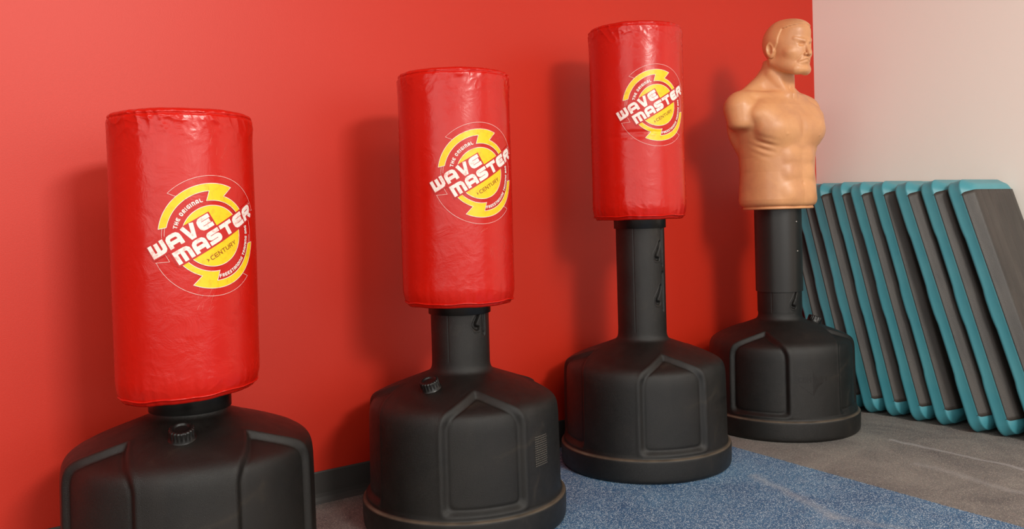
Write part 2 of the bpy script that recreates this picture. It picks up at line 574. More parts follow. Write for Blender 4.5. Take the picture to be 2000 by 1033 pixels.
def emblem():
    """the round emblem in millimetres, centred on its disc"""
    yel, wht, red, mar, yel2 = Flat(), Flat(), Flat(), Flat(), Flat()
    rot = R(29.5)
    # disc
    for k in range(8):
        r0, r1 = 70.5 * k / 8, 70.5 * (k + 1) / 8
        A = [(r0 * math.cos(a), r0 * math.sin(a)) for a in np.linspace(0, 2 * PI, 91)]
        B = [(r1 * math.cos(a), r1 * math.sin(a)) for a in np.linspace(0, 2 * PI, 91)]
        yel.ladder(A, B, 1)
    wht.strip(arc_pts(70.5, 0, 357)[:], 1.3, closed=True)
    for sgn in (0, 180):
        def rt(P): return [(x * math.cos(R(sgn)) - y * math.sin(R(sgn)), x * math.sin(R(sgn)) + y * math.cos(R(sgn))) for x, y in P]
        def pol(r, a): return (r * math.cos(R(a)), r * math.sin(R(a)))
        # broad band, 170 -> 94 degrees
        n = 60
        outer = [pol(121.3, a) for a in np.linspace(171.5, 94, n)]
        inner = [pol(104.0, a) for a in np.linspace(168, 94, n)]
        yel.ladder(rt(outer), rt(inner), 4)
        # head: left edge h1 -> h2, right edge tip -> notch
        n = 14
        le_o, le_m, le_i = pol(121.3, 94), pol(103.5, 93.7), pol(82.2, 99.5)
        outer = [pol(121.3, a) for a in np.linspace(94, 66.7, n)]
        midl = [pol(103.5, a) for a in np.linspace(93.7, 71.2, n)]
        inn = [pol(95.3, a) for a in np.linspace(95.6, 72.9, n)]
        yel.ladder(rt(outer), rt([(x, y) for x, y in midl]), 4)
        yel.ladder(rt(midl), rt(inn), 2)
        n = 46
        o2 = [pol(95.3, a) for a in np.linspace(95.6, 27, n)]
        i2 = [pol(81.8, a) for a in np.linspace(99.5, 27, n)]
        yel.ladder(rt(o2), rt(i2), 3)
        # white outline of the arrow
        out = [pol(121.3, a) for a in np.linspace(171.5, 66.7, 70)] + [pol(95.3, a) for a in np.linspace(72.9, 27, 30)]
        wht.strip(rt(out), 1.2)
        inl = [pol(121.3, 171.5)] + [pol(104.0, a) for a in np.linspace(168, 93.7, 50)] + [pol(81.8, a) for a in np.linspace(99.5, 27, 44)]
        wht.strip(rt(inl), 1.2)
        # hairlines: shadow arrow outside
        hl = [pol(113, a) for a in np.linspace(169.5, 201.5, 26)] + [pol(112, 210), pol(140.2, 204.5)] + \
             [pol(139.2, a) for a in np.linspace(205.5, 314.5, 90)] + [pol(121.8, 311)]
        wht.strip(rt(hl), 0.7)
        wht.strip(rt([pol(107.2, a) for a in np.linspace(168.5, 180, 10)]), 0.7)
    def rotf(x, y): return (x * math.cos(rot) - y * math.sin(rot), x * math.sin(rot) + y * math.cos(rot))
    red.rect(-141, 19, 16.5, 54); red.rect(-102, 133, -22.8, 16.5)
    red.xform(rotf)
    big = text_line('WAVE', -138.5, 20.2, 31.5, 9.6, widths=[39, 35.5, 34, 34], gap=3.6)
    big.add(text_line('MASTER', -98.5, -18.6, 31.5, 9.6, widths=[41, 35, 33.5, 34, 32.5, 34.5], gap=3.4))
    reg = Flat(); reg.strip([(131.5 + 1.6 * math.cos(a), 10.5 + 1.6 * math.sin(a)) for a in np.linspace(0, 2 * PI, 9)[:-1]], .8, True)
    big.add(reg)
    big.xform(rotf)
    cen = text_line('CEnTURY', -32.5, -47.2, 10.2, 1.7, W=9.2, gap=1.75)
    tri = Flat(); tri.ladder([(-42, -37.2), (-36.5, -42)], [(-40, -42), (-40.0, -42)], 1); tri.ladder([(-36.5, -42), (-42, -46.8)], [(-40, -42), (-40, -42)], 1)
    cen.add(tri); cen.xform(rotf)
    # arched lettering
    def arch(s, r, a0, a1, H, t, inward=False):
        F = Flat(); n = len(s)
        ws = [(.45 if c in 'I' else (.55 if c == ' ' else 1.0)) for c in s]
        tot = sum(ws); ang = a0
        for ch, w in zip(s, ws):
            da = (a1 - a0) * w / tot
            wid = abs(R(da)) * r * .80
            if ch != ' ':
                ac = ang + da * .5
                for poly, closed in glyph(ch, max(wid, t), H, t):
                    P = []
                    for px, py in poly:
                        px -= max(wid, t) / 2
                        if not inward:
                            aa = R(ac) - px / (r + H / 2); rr = r + py
                        else:
                            aa = R(ac) + px / (r - H / 2); rr = r - py
                        P.append((rr * math.cos(aa), rr * math.sin(aa)))
                    F.strip(P, t, closed)
            ang += da
        return F
    wht.add(arch('THE ORIGINAL', 81.3, 168.5, 104.5, 9.2, 2.3))
    wht.add(arch('FREESTANDING TRAINING BAG', 99.0, -83, 13.5, 8.2, 1.9, True))
    return yel, wht, red, big, cen


EMB = emblem()

# ------------------------------------------------------------------ water base
BASE_PROF = [(0.284, 0.0), (0.297, 0.001), (0.3025, 0.006), (0.3045, 0.016), (0.3055, 0.040), (0.3056, 0.072), (0.3050, 0.0770), (0.3020, 0.0798),
             (0.2965, 0.0810), (0.2938, 0.0828), (0.2928, 0.087), (0.2925, 0.105), (0.2920, 0.18), (0.2912, 0.26), (0.2906, 0.310), (0.2900, 0.325), (0.2880, 0.343),
             (0.2840, 0.356), (0.2765, 0.367), (0.2640, 0.3765), (0.2450, 0.3855), (0.2150, 0.398), (0.1750, 0.4130), (0.1400, 0.4255), (0.1120, 0.4360),
             (0.0975, 0.4420), (0.0905, 0.4500), (0.0876, 0.4620), (0.0872, 0.4780)]
_s, BP = resample(smooth_poly(BASE_PROF, 1), 0.0038)


def s_at(rr=None, z=None):
    if z is not None:
        k = np.argmin(np.abs(BP[:, 1] - z) + (BP[:, 0] < .25) * 1.0)
    else:
        k = np.argmin(np.abs(BP[:, 0] - rr) + (BP[:, 1] < .38) * 1.0)
    return _s[k]


S_BOT, S_COR, S_APX = s_at(z=0.092), s_at(z=0.352), s_at(rr=0.176)
HW = R(24.0)


def seg_d(px, py, ax, ay, bx, by):
    dx, dy = bx - ax, by - ay
    t_ = np.clip(((px - ax) * dx + (py - ay) * dy) / (dx * dx + dy * dy), 0, 1)
    return np.hypot(px - ax - t_ * dx, py - ay - t_ * dy)


def groove(th, s, r):
    """depth of the house-shaped channels; four panels round the drum"""
    a = (th + PI / 4) % (PI / 2) - PI / 4
    X = a * np.where(s < S_COR, 0.29, 0.29 - (s - S_COR) * .45)
    W = 0.29 * HW
    # inside distance of the house-shaped panel, corners softened
    roof_dx, roof_ds = -W, S_APX - S_COR
    L = math.hypot(roof_dx, roof_ds)
    aX = np.sqrt(X * X + .006 ** 2)
    side = W - aX
    roof = ((S_APX - s) * W - aX * roof_ds) / L
    bot = s - S_BOT

    def sm(p, q, k):
        h_ = np.clip(.5 + .5 * (q - p) / k, 0, 1)
        return q * (1 - h_) + p * h_ - k * h_ * (1 - h_)
    ins = sm(sm(side, bot, .022), roof, .022)
    t_ = np.clip((ins + .001) / .0155, 0, 1)
    return 0.0120 * t_ * t_ * (3 - 2 * t_) + .0016 * np.exp(-((ins - .0155) / .004) ** 2) - .0012 * np.exp(-((ins + .004) / .005) ** 2)


def base_rad(z):
    k = BP[:, 0] > .2
    return float(np.interp(z, BP[k, 1], BP[k, 0]))


def make_base(parent, az, nu=400):
    th = np.linspace(0, 2 * PI, nu, endpoint=False)
    TH, SS = np.meshgrid(th, _s)
    r0 = np.repeat(BP[:, 0][:, None], nu, 1); z0 = np.repeat(BP[:, 1][:, None], nu, 1)
    d = np.gradient(BP, axis=0); L = np.hypot(d[:, 0], d[:, 1]); nr = (d[:, 1] / L)[:, None]; nz = (-d[:, 0] / L)[:, None]
    g = groove(TH, SS, r0)
    r = r0 - g * nr; z = z0 - g * nz
    # soft waviness of blow moulded plastic
    wob = 0.0012 * np.sin(3 * TH + 1) * np.clip(r0 / .29, 0, 1) * (z0 > .09)
    r = r + wob
    P = np.stack([r * np.cos(TH + az), r * np.sin(TH + az), z], -1)
    me = grid_mesh(P, True, 'base', cap0=(0, 0, 0.0))
    return link('water_base', me, M['black'], parent)


def screw_cap(parent, az, r=0.19):
    k = np.argmin(np.abs(BP[:, 0] - r) + (BP[:, 1] < .38)); zc = BP[k, 1]
    slope = math.atan2(BP[k - 3, 1] - BP[k + 3, 1], BP[k - 3, 0] - BP[k + 3, 0])
    e_prof = [(0.0, 0.020), (0.016, 0.020), (0.018, 0.0205), (0.019, 0.0245), (0.0255, 0.0248), (0.0285, 0.0235), (0.0297, 0.020), (0.030, 0.008), (0.031, 0.006), (0.0315, -0.001), (0.034, -0.004), (0.036, -0.009)]
    nu = 120
    th = np.linspace(0, 2 * PI, nu, endpoint=False)
    P = np.zeros((len(e_prof), nu, 3))
    for i, (rr, z) in enumerate(e_prof):
        rb = rr + (0.0009 * np.sign(np.sin(th * 20)) if 4 <= i <= 7 else 0)
        P[i, :, 0] = rb * np.cos(th); P[i, :, 1] = rb * np.sin(th); P[i, :, 2] = z
    me = grid_mesh(P[::-1], True, 'cap')
    o = link('screw_cap', me, M['black_smooth'], parent)
    o.location = (r * math.cos(az), r * math.sin(az), zc + .003)
    o.scale = (.92, .92, .92)
    o.rotation_euler = (Matrix.Rotation(az, 3, 'Z') @ Matrix.Rotation(-slope * 1.0 * -1 if False else abs(slope), 3, 'Y')).to_euler()
    return o


# ------------------------------------------------------------------ neck with hook slots
def make_neck(name, parent, az, z0, z1, r, hooks=(), slot=None, mat=None, seam=True):
    nu = 420
    th = np.linspace(0, 2 * PI, nu, endpoint=False)
    nz_ = max(3, int((z1 - z0) / 0.0025))
    zz = np.linspace(z0, z1, nz_)
    TH, Z = np.meshgrid(th, zz)
    rad = np.full_like(TH, r)
    a = (TH + PI) % (2 * PI) - PI
    X = a * r
    if seam: rad += -0.0008 * np.exp(-((a + R(58)) * r / .0016) ** 2)
    for hz in hooks:
        hk = [(0.014, hz + 0.052), (0.006, hz + 0.030), (-0.006, hz + 0.012), (-0.009, hz + 0.002), (-0.002, hz - 0.006), (0.006, hz - 0.008)]
        d = np.full_like(X, 9.0)
        for p, q in zip(hk[:-1], hk[1:]): d = np.minimum(d, seg_d(X, Z, p[0], p[1], q[0], q[1]))
        rad -= 0.012 / (1 + np.exp((d - 0.0056) / 0.0006))
        ct = [(0.012, hz + 0.062), (-0.004, hz + 0.034), (-0.018, hz + 0.012), (-0.018, hz - 0.004), (-0.009, hz - 0.017), (0.004, hz - 0.018), (0.014, hz - 0.008)]
        d2 = np.full_like(X, 9.0)
        for p, q in zip(ct[:-1], ct[1:]): d2 = np.minimum(d2, seg_d(X, Z, p[0], p[1], q[0], q[1]))
        rad += 0.0018 * np.exp(-(d2 / 0.0018) ** 2)
    if slot:
        for (sa, sb) in slot:
            d = seg_d(X, Z, 0.029, sa, 0.029, sb)
            rad -= 0.011 / (1 + np.exp((d - 0.006) / 0.0006))
            d = seg_d(X, Z, 0.029, sb - .004, 0.030, sa + .004)
            rad += 0.010 * np.exp(-(d / 0.0022) ** 2)
    P = np.stack([rad * np.cos(TH + az), rad * np.sin(TH + az), Z], -1)
    return link(name, grid_mesh(P, True, name), mat or M['black'], parent)


# ------------------------------------------------------------------ padded bag
BAG_R, BAG_L = 0.1672, 0.684


class Bag:
    def __init__(s, zb, seed, zt, tilt=0.0, tilt_az=0.0):
        s.tilt, s.taz = tilt, tilt_az
        s.zb, s.zt, s.rng = zb, zt, np.random.RandomState(seed)
        g = s.rng
        s.fold = [(k, g.uniform(0, 6.28), g.uniform(.5, 1)) for k in g.randint(9, 52, 12)]
        s.fold2 = [(k, g.uniform(0, 6.28), g.uniform(.5, 1)) for k in g.randint(9, 44, 12)]
        s.low = [(g.randint(1, 5), g.uniform(3, 14), g.uniform(0, 6.28)) for _ in range(7)]
        s.creases = []
        s.grids = [g.rand(n_t, n_z) for n_t, n_z in ((40, 28), (72, 52))]

    def crinkle(s, th, z):
        """ridged value noise, periodic round the bag"""
        out = 0
        for gi, gr in enumerate(s.grids):
            nt, nz = gr.shape
            u = (th / (2 * PI)) % 1 * nt + 1.3 * np.sin(z * 21 + gi); v = np.clip((z - s.zb) / .75, 0, .999) * (nz - 2) + 1.1 * np.sin(th * 6 + gi * 2) * .5 + .6
            v = np.clip(v, 0, nz - 1.01)
            iu = np.floor(u).astype(int); iv = np.floor(v).astype(int); fu = u - iu; fv = v - iv
            fu = fu * fu * (3 - 2 * fu); fv = fv * fv * (3 - 2 * fv)
            q = lambda i, j: gr[i % nt, np.minimum(j, nz - 1)]
            n = (q(iu, iv) * (1 - fu) + q(iu + 1, iv) * fu) * (1 - fv) + (q(iu, iv + 1) * (1 - fu) + q(iu + 1, iv + 1) * fu) * fv
            out = out + (1 - np.abs(2 * n - 1)) ** 2.2 / (1 + gi)
        return out

    def rad(s, th, z):
        th = np.asarray(th, float); z = np.asarray(z, float)
        r = np.full(np.broadcast(th, z).shape, BAG_R)
        for k, q, p in s.low: r = r + 0.00030 * np.sin(k * th + q * z + p)
        f1 = sum(a * np.abs(np.sin(k * th / 2 + p)) for k, p, a in s.fold) / 4 - 1.2
        f2 = sum(a * np.abs(np.sin(k * th / 2 + p)) for k, p, a in s.fold2) / 4 - 1.2
        gate = .35 + .65 * (np.sin(2 * th + s.low[0][2]) * np.sin(3 * th + s.low[1][2]) * .5 + .5)
        e1 = np.exp(-(np.maximum(s.zt - z, 0) / 0.048) ** 1.5); e2 = np.exp(-(np.maximum(z - s.zb, 0) / 0.06) ** 1.5)
        r = r + s.crinkle(th, z) * ((0.0040 * e1 + 0.0012 * e2) * gate + .00010)
        r = r + 0.0022 * gate * f1 * np.exp(-(np.maximum(s.zt - z, 0) / 0.030) ** 1.3 * 1.0) + 0.0046 * gate * f2 * np.exp(-(np.maximum(z - s.zb, 0) / 0.048) ** 1.3)
        for (a0, a1, zc, w, dep) in s.creases:
            m_ = np.exp(-((z - zc) / w) ** 2) * (1 / (1 + np.exp(-(th - a0) * 14))) * (1 / (1 + np.exp((th - a1) * 14)))
            r = r - dep * m_
        r = r - 0.0030 * np.exp(-((s.zt - .013 - z) / .0026) ** 2)
        # rounding in towards both ends
        u = np.clip((0.026 - (s.zt - z)) / 0.026, 0, 1); r = r - 0.013 * (1 - np.sqrt(np.clip(1 - u * u, 0, 1)))
        u = np.clip((0.055 - (z - s.zb)) / 0.055, 0, 1); r = r - 0.024 * (1 - np.sqrt(np.clip(1 - u * u * .96, 0, 1)))
        return r

    def tip(s, P):
        if s.tilt:
            P = P.copy()
            P[..., 2] += s.tilt * (P[..., 0] * math.cos(s.taz) + P[..., 1] * math.sin(s.taz)) / BAG_R * np.exp(-np.maximum(P[..., 2] - s.zb, 0) / .09)
        return P

    def mesh(s, parent):
        nu, nz_ = 420, 230
        th = np.linspace(-PI, PI, nu, endpoint=False)
        t_ = np.linspace(0, 1, nz_)
        # denser near ends
        zz = s.zb + 0.010 + (s.zt - s.zb - 0.016) * (t_ - 0.10 * np.sin(2 * PI * t_) )
        TH, Z = np.meshgrid(th, zz)
        Rd = s.rad(TH, Z)
        P = np.stack([Rd * np.cos(TH), Rd * np.sin(TH), Z], -1)
        # bottom: piping and flat disc ; top: puffed lid with seam
        wob = 0.0012 * np.sin(7 * th + s.low[0][2]) + 0.0007 * np.sin(13 * th + s.low[1][2])
        rows = []
        r0 = Rd[0]
        for rr, dz in ((0.09, 0.000), (0.13, -0.001), (-0.012, -0.001), (-0.006, 0.000), (-0.003, 0.004)):
            q = np.full_like(r0, rr) if rr > 0 else r0 + rr
            rows.append(np.stack([q * np.cos(th), q * np.sin(th), s.zb + dz + (0 if rr > 0 else 1) * wob * .5 + 0 * th], -1))
        tr = []
        rt = Rd[-1]
        for rr, dz in ((-0.0010, 0.0012), (-0.004, 0.0034), (-0.010, 0.0058), (-0.024, 0.0085), (-0.05, 0.011), (-0.10, 0.012)):
            tr.append(np.stack([(rt + rr) * np.cos(th), (rt + rr) * np.sin(th), s.zt - 0.006 + dz + 0.3 * wob * (1 if rr > -.05 else .3)], -1))
        P = np.concatenate([np.array(rows), P, np.array(tr)], 0)
        P = s.tip(P)
        me = grid_mesh(P, True, 'bag', cap0=(0, 0, s.zb + .002), cap1=(0, 0, s.zt + .006))
        o = link('padded_cover', me, M['vinyl'], parent)
        # seam piping near the bottom edge
        q = s.rad(th, np.full_like(th, s.zb + 0.0125)) + 0.0015
        zc = s.zb + 0.012 + wob
        n = 8
        ring = []
        for k in range(n):
            a = 2 * PI * k / n
            ring.append(np.stack([(q + .0026 * np.cos(a)) * np.cos(th), (q + .0026 * np.cos(a)) * np.sin(th), zc + .0026 * np.sin(a)], -1))
        ring.append(ring[0])
        link('bottom_piping', grid_mesh(s.tip(np.array(ring)[::-1]), True, 'piping'), M['vinyl'], o)
        return o

    def wrapper(s, th0, z0, k, off):
        def fn(x, y):
            th = th0 + x * k * 0.001 / BAG_R
            z = z0 + y * k * 0.001
            r = float(s.rad(th, z)) + off
            return (r * math.cos(th), r * math.sin(th), z)
        return fn

    def emblem(s, parent, th0, z0, k):
        yel, wht, red, big, cen = EMB
        e = yel.wrap('printed_emblem', s.wrapper(th0, z0, k, .0012), M['yellow'], parent)
        tag(e, 'round yellow emblem with curved arrows')
        # all that is printed on the emblem is one level below the cover as well
        for nm, fl, off, mt, lb in (('emblem_outline', wht, .0016, 'white', 'white hairlines and arched small lettering'),
                                    ('lettering_plate', red, .0019, 'plate', 'red plate behind the big white letters'),
                                    ('emblem_lettering', big, .0024, 'white', 'big white slanted block letters'),
                                    ('maker_lettering', cen, .0017, 'maroon', 'thin maroon letters on the yellow disc')):
            tag(fl.wrap(nm, s.wrapper(th0, z0, k, off), M[mt], parent), lb)


def ring_collar(name, parent, r, z0, z1, mat):
    prof = [(r - .012, z0), (r - .001, z0), (r, z0 + .001), (r, z1)]
    return link(name, lathe(prof, 128, name), mat, parent)


def az_to_cam(x, y): return math.atan2(CAM[1] - y, CAM[0] - x)


# x, y, top of bag, panel azimuth (deg right of camera), cap azimuth, emblem azimuth, emblem height, scale
SPEC = [(-3.218, -0.414, 1.169, 42, -7, -83.7, 0.8746, 1.0),
        (-2.419, -0.407, 1.327, 11.5, -33, -96.8, 1.025, 1.035),
        (-1.598, -0.351, 1.560, 20.5, 200, -109.1, 1.268, 1.01)]
LABELS = ['free-standing red punching bag set lowest, with its cover right above the black base, leftmost',
          'red punching bag at middle height on a short black neck, second from the left',
          'tall red punching bag on a long black neck, standing beside the armless torso dummy']
scratches = {1: [[(905, 0)]]}
for i, (x, y, zt, pan, cap, em, ez, ek) in enumerate(SPEC):
    root = empty('punching_bag', (x, y, 0))
    tag(root, LABELS[i], 'punching bag', 'free-standing red punching bags by the red wall')
    az = az_to_cam(x, y)
    zb = zt - (0.676, 0.684, 0.684)[i]
    b = make_base(root, az + R(pan))
    screw_cap(b, az + R(cap), 0.165)
    if i == 0:
        make_neck('neck', root, az, 0.474, zb + .01, 0.0872)
        ring_collar('collar', root, 0.0965, 0.452, zb + .006, M['black_smooth'])
    elif i == 1:
        make_neck('neck', root, az + R(34), 0.474, zb + .01, 0.0872, hooks=(zb - 0.062,), slot=((zb - 0.085, zb - 0.005),))
        ring_collar('collar', root, 0.0935, zb - 0.028, zb + .006, M['black_smooth'])
    else:
        make_neck('neck', root, az + R(42), 0.474, zb + .01, 0.0872, hooks=(zb - 0.135, zb - 0.292), slot=((zb - 0.165, zb - 0.035), (zb - 0.325, zb - 0.195)))
        ring_collar('collar', root, 0.0935, zb - 0.032, zb + .006, M['black_smooth'])
    bag = Bag(zb, 11 + i * 7, zt, (.011, 0, 0)[i], az + R(90))
    if i == 2:
        bag.creases = [(R(-150), R(-112), zb + .412, .006, .004), (R(-160), R(-128), zb + .395, .010, .003)]
    if i == 2: bag.creases = [(R(-152), R(-100), zb + .300, .005, .0030), (R(-165), R(-125), zb + .286, .008, .0022)]
    cover = bag.mesh(root)
    bag.emblem(cover, R(em), ez, ek)
    # pale scratches in the vinyl
    rg = random.Random(5 + i)
    marks = {0: [(-30, -160, 60, 4, 8), (20, 200, 50, 12, 5)], 1: [(-20, -165, 40, -20, 3), (40, -230, 30, 26, 12), (95, -215, 20, 50, 6)],
             2: [(60, 235, 40, -14, 8), (85, 225, 30, 26, 7)]}[i]
    for (cx_, cy_, L, ang, n) in marks:
        F = Flat()
        for _ in range(n):
            a = R(ang + 55 + rg.uniform(-22, 22)); l = L * rg.uniform(.2, .8)
            px, py = cx_ + rg.uniform(-22, 22), cy_ + rg.uniform(-20, 20)
            F.strip([(px, py), (px + l * math.cos(a), py + l * math.sin(a))], rg.uniform(.3, .8))
        tag(F.wrap('scuff_marks', bag.wrapper(R(em), ez, 1.0, .0007), M['scuff'], cover), 'pale scratches in the red vinyl')
    # moulded writing on the drum side
    def drum(th0, off=0.0006):
        def fn(px, py):
            z = py * .001; r = base_rad(z) + off + 0.0012 * math.sin(3 * (th0 + px * .001 / .29 - az - R(pan)) + 1)
            t_ = th0 + px * .001 / .29
            return (r * math.cos(t_), r * math.sin(t_), z)
        return fn
    if i == 0:
        F = Flat()
        for k in range(12):
            for j in range(9):
                if rg.random() < .8: F.rect(j * 5.2, j * 5.2 + rg.uniform(2, 4.6), 210 + k * 7, 212 + k * 7)
        F.wrap('moulded_notice', drum(az + R(79)), M['notice'], b)
    if i == 1:
        F = Flat()
        for k in range(14):
            xx = 0
            while xx < 54:
                w = rg.uniform(2.5, 7); F.rect(xx, min(xx + w, 56), 198 + k * 6.2, 200.6 + k * 6.2, 8); xx += w + 1.6
        F.wrap('moulded_notice', drum(az + R(43)), M['notice'], b)
    if i == 2:
        F = text_line('CEnTURY', 0, 235, 17, 2.6, W=13.5, gap=3)
        F.wrap('moulded_lettering', drum(az + R(57)), M['black_ink'], b)
        F = Flat(); F.strip([(0, 205), (50, 172), (100, 205)], 1.5)
        F.wrap('moulded_triangle', drum(az + R(57)), M['black_ink'], b)

# ------------------------------------------------------------------ armless training dummy (signed distance sculpt)


def smin(a, b, k):
    h = np.clip(0.5 + 0.5 * (b - a) / k, 0, 1)
    return b * (1 - h) + a * h - k * h * (1 - h)


def smax(a, b, k): return -smin(-a, -b, k)


def ell(X, Y, Z, c, r, rot=None):
    x, y, z = X - c[0], Y - c[1], Z - c[2]
    if rot is not None:
        Mr = np.array((Matrix.Rotation(rot[2], 3, 'Z') @ Matrix.Rotation(rot[1], 3, 'Y') @ Matrix.Rotation(rot[0], 3, 'X')).transposed())
        x, y, z = (Mr[0, 0] * x + Mr[0, 1] * y + Mr[0, 2] * z, Mr[1, 0] * x + Mr[1, 1] * y + Mr[1, 2] * z, Mr[2, 0] * x + Mr[2, 1] * y + Mr[2, 2] * z)
    k0 = np.sqrt((x / r[0]) ** 2 + (y / r[1]) ** 2 + (z / r[2]) ** 2)
    k1 = np.sqrt((x / r[0] ** 2) ** 2 + (y / r[1] ** 2) ** 2 + (z / r[2] ** 2) ** 2) + 1e-9
    return k0 * (k0 - 1) / k1


def cap(X, Y, Z, a, b, r0, r1=None):
    r1 = r0 if r1 is None else r1
    ba = np.array(b, float) - np.array(a, float)
    t_ = np.clip(((X - a[0]) * ba[0] + (Y - a[1]) * ba[1] + (Z - a[2]) * ba[2]) / (ba @ ba), 0, 1)
    return np.sqrt((X - a[0] - t_ * ba[0]) ** 2 + (Y - a[1] - t_ * ba[1]) ** 2 + (Z - a[2] - t_ * ba[2]) ** 2) - (r0 + (r1 - r0) * t_)


def torso_sdf(X, Y, Z):
    AX = np.abs(X)
    zt_ = [0, .03, .08, .14, .20, .26, .31, .36, .41, .45, .50]
    A = np.interp(Z, zt_, [.152, .157, .155, .151, .156, .169, .184, .190, .182, .150, .09])
    B = np.interp(Z, zt_, [.136, .140, .137, .133, .133, .138, .142, .138, .122, .098, .07])
    YC = np.interp(Z, zt_, [-.002, -.002, -.002, -.002, -.002, -.002, 0, .004, .01, .014, .014])
    q = (np.abs(X / A) ** 2.35 + np.abs((Y - YC) / B) ** 2.35) ** (1 / 2.35)
    d = (q - 1) * np.minimum(A, B) * .92
    d = smax(d, -Z, .022); d = smax(d, Z - .47, .05)
    # pectorals
    d = smin(d, ell(AX, Y, Z, (.080, -.094, .316), (.098, .060, .072), (0, 0, R(10))), .022)
    d = smin(d, ell(AX, Y, Z, (.11, -.06, .37), (.085, .055, .05)), .03)
    # shoulders (cut arms)
    sh = cap(AX, Y, Z, (.184, .014, .402), (.184, .004, .350), .066, .060)
    sh = smax(sh, .314 - Z, .022)
    d = smin(d, sh, .016)
    # traps and back
    d = smin(d, cap(AX, Y, Z, (.165, .025, .432), (.035, .02, .520), .034, .040), .035)
    d = smin(d, ell(AX, Y, Z, (.09, .085, .34), (.085, .05, .11)), .03)
    # neck
    d = smin(d, cap(X, Y, Z, (0, .008, .43), (0, -.022, .575), .072, .065), .030)
    d = smin(d, cap(AX, Y, Z, (.050, -.030, .545), (.012, -.084, .455), .015, .012), .018)
    # collar bones
    d = smin(d, cap(AX, Y, Z, (.018, -.080, .444), (.150, -.018, .452), .008, .010), .030)
    # belly, ribs, obliques
    d = smin(d, ell(AX, Y, Z, (.040, -.112, .200), (.036, .024, .032)), .024)
    d = smin(d, ell(AX, Y, Z, (.040, -.111, .135), (.038, .026, .032)), .024)
    d = smin(d, ell(AX, Y, Z, (.030, -.112, .055), (.050, .030, .040)), .028)
    mk = np.exp(-((AX - .138) / .030) ** 2 - ((Y + .075) / .040) ** 2 - ((Z - .248) / .040) ** 2)
    d = d - .0024 * mk * np.sin((Z - .45 * Y) * 2 * np.pi / .030)
    d = smax(d, -ell(X, Y, Z, (0, -.150, .092), (.007, .012, .010)), .008)
    d = smax(d, -cap(X, Y, Z, (0, -.163, .30), (0, -.160, .40), .007), .02)
    d = smin(d, ell(AX, Y, Z, (.090, -.142, .288), (.006, .007, .006)), .006)
    return d


def head_sdf(X, Y, Z):
    Z = Z + .025
    AX = np.abs(X)
    d = ell(X, Y, Z, (0, -.064, .692), (.080, .095, .089))
    d = smin(d, ell(X, Y, Z, (0, -.100, .672), (.067, .074, .080)), .02)
    d = smin(d, ell(X, Y, Z, (0, -.114, .727), (.060, .060, .044)), .02)
    d = smin(d, ell(X, Y, Z, (0, -.094, .622), (.066, .074, .058)), .025)
    d = smin(d, cap(AX, Y, Z, (.056, -.050, .612), (.028, -.138, .572), .020, .022), .022)     # jaw
    d = smin(d, ell(X, Y, Z, (0, -.148, .570), (.026, .022, .018)), .018)                     # chin
    d = smin(d, ell(AX, Y, Z, (.046, -.128, .640), (.020, .020, .016)), .018)                  # cheek bone
    d = smin(d, cap(AX, Y, Z, (.043, -.150, .690), (.010, -.169, .6795), .0075, .0098), .007)   # brow
    d = smax(d, -ell(AX, Y, Z, (.032, -.174, .667), (.021, .0135, .0085)), .006)                # socket
    d = smin(d, ell(AX, Y, Z, (.032, -.1495, .6655), (.0130, .0130, .0100)), .001)               # eyeball
    d = smin(d, cap(AX, Y, Z, (.020, -.1625, .6715), (.044, -.150, .6725), .0026), .003)        # upper lid
    d = smin(d, cap(AX, Y, Z, (.020, -.1600, .6590), (.043, -.149, .6600), .0022), .003)         # lower lid
    d = smin(d, cap(X, Y, Z, (0, -.162, .684), (0, -.1855, .629), .0075, .0090), .007)          # nose
    d = smin(d, ell(AX, Y, Z, (.0110, -.1735, .6265), (.0070, .0090, .0060)), .004)
    d = smax(d, -ell(AX, Y, Z, (.006, -.181, .6190), (.004, .006, .003)), .002)
    # frowning mouth
    d = smin(d, ell(X, Y, Z, (0, -.156, .604), (.030, .016, .020)), .012)
    d = smin(d, cap(AX, Y, Z, (0, -.1735, .6125), (.024, -.160, .603), .0050, .0030), .004)
    d = smin(d, cap(AX, Y, Z, (0, -.1700, .5990), (.020, -.159, .596), .0058, .0035), .004)
    d = smax(d, -cap(AX, Y, Z, (0, -.1790, .6070), (.027, -.163, .5965), .0026), .003)
    d = smax(d, -cap(AX, Y, Z, (.021, -.1725, .628), (.038, -.154, .602), .0016), .006)
    # hair: a raised close-cropped cap with a crisp front edge
    line = np.minimum.reduce([Z - (.7435 + 0 * Z), Z * 0 + 9])
    yb = np.interp(Z, [.60, .64, .68, .705, .735, .752], [-.034, -.066, -.094, -.098, -.108, -.20])
    inside = np.minimum(Y - yb, 0.02 + 0 * Y)
    reg = -inside
    hair = smax(d - .0048, reg, .005)
    hair = smax(hair, .618 - Z, .008)
    d = smin(d, hair, .0015)
    # ears
    e = ell(AX, Y, Z, (.082, -.058, .656), (.011, .0195, .033), (R(-10), 0, R(-18)))
    e = smax(e, -ell(AX, Y, Z, (.092, -.061, .660), (.010, .012, .022), (R(-10), 0, R(-18))), .004)
    e = smin(e, ell(AX, Y, Z, (.081, -.073, .652), (.006, .006, .009)), .004)
    d = smin(d, e, .005)
    return d


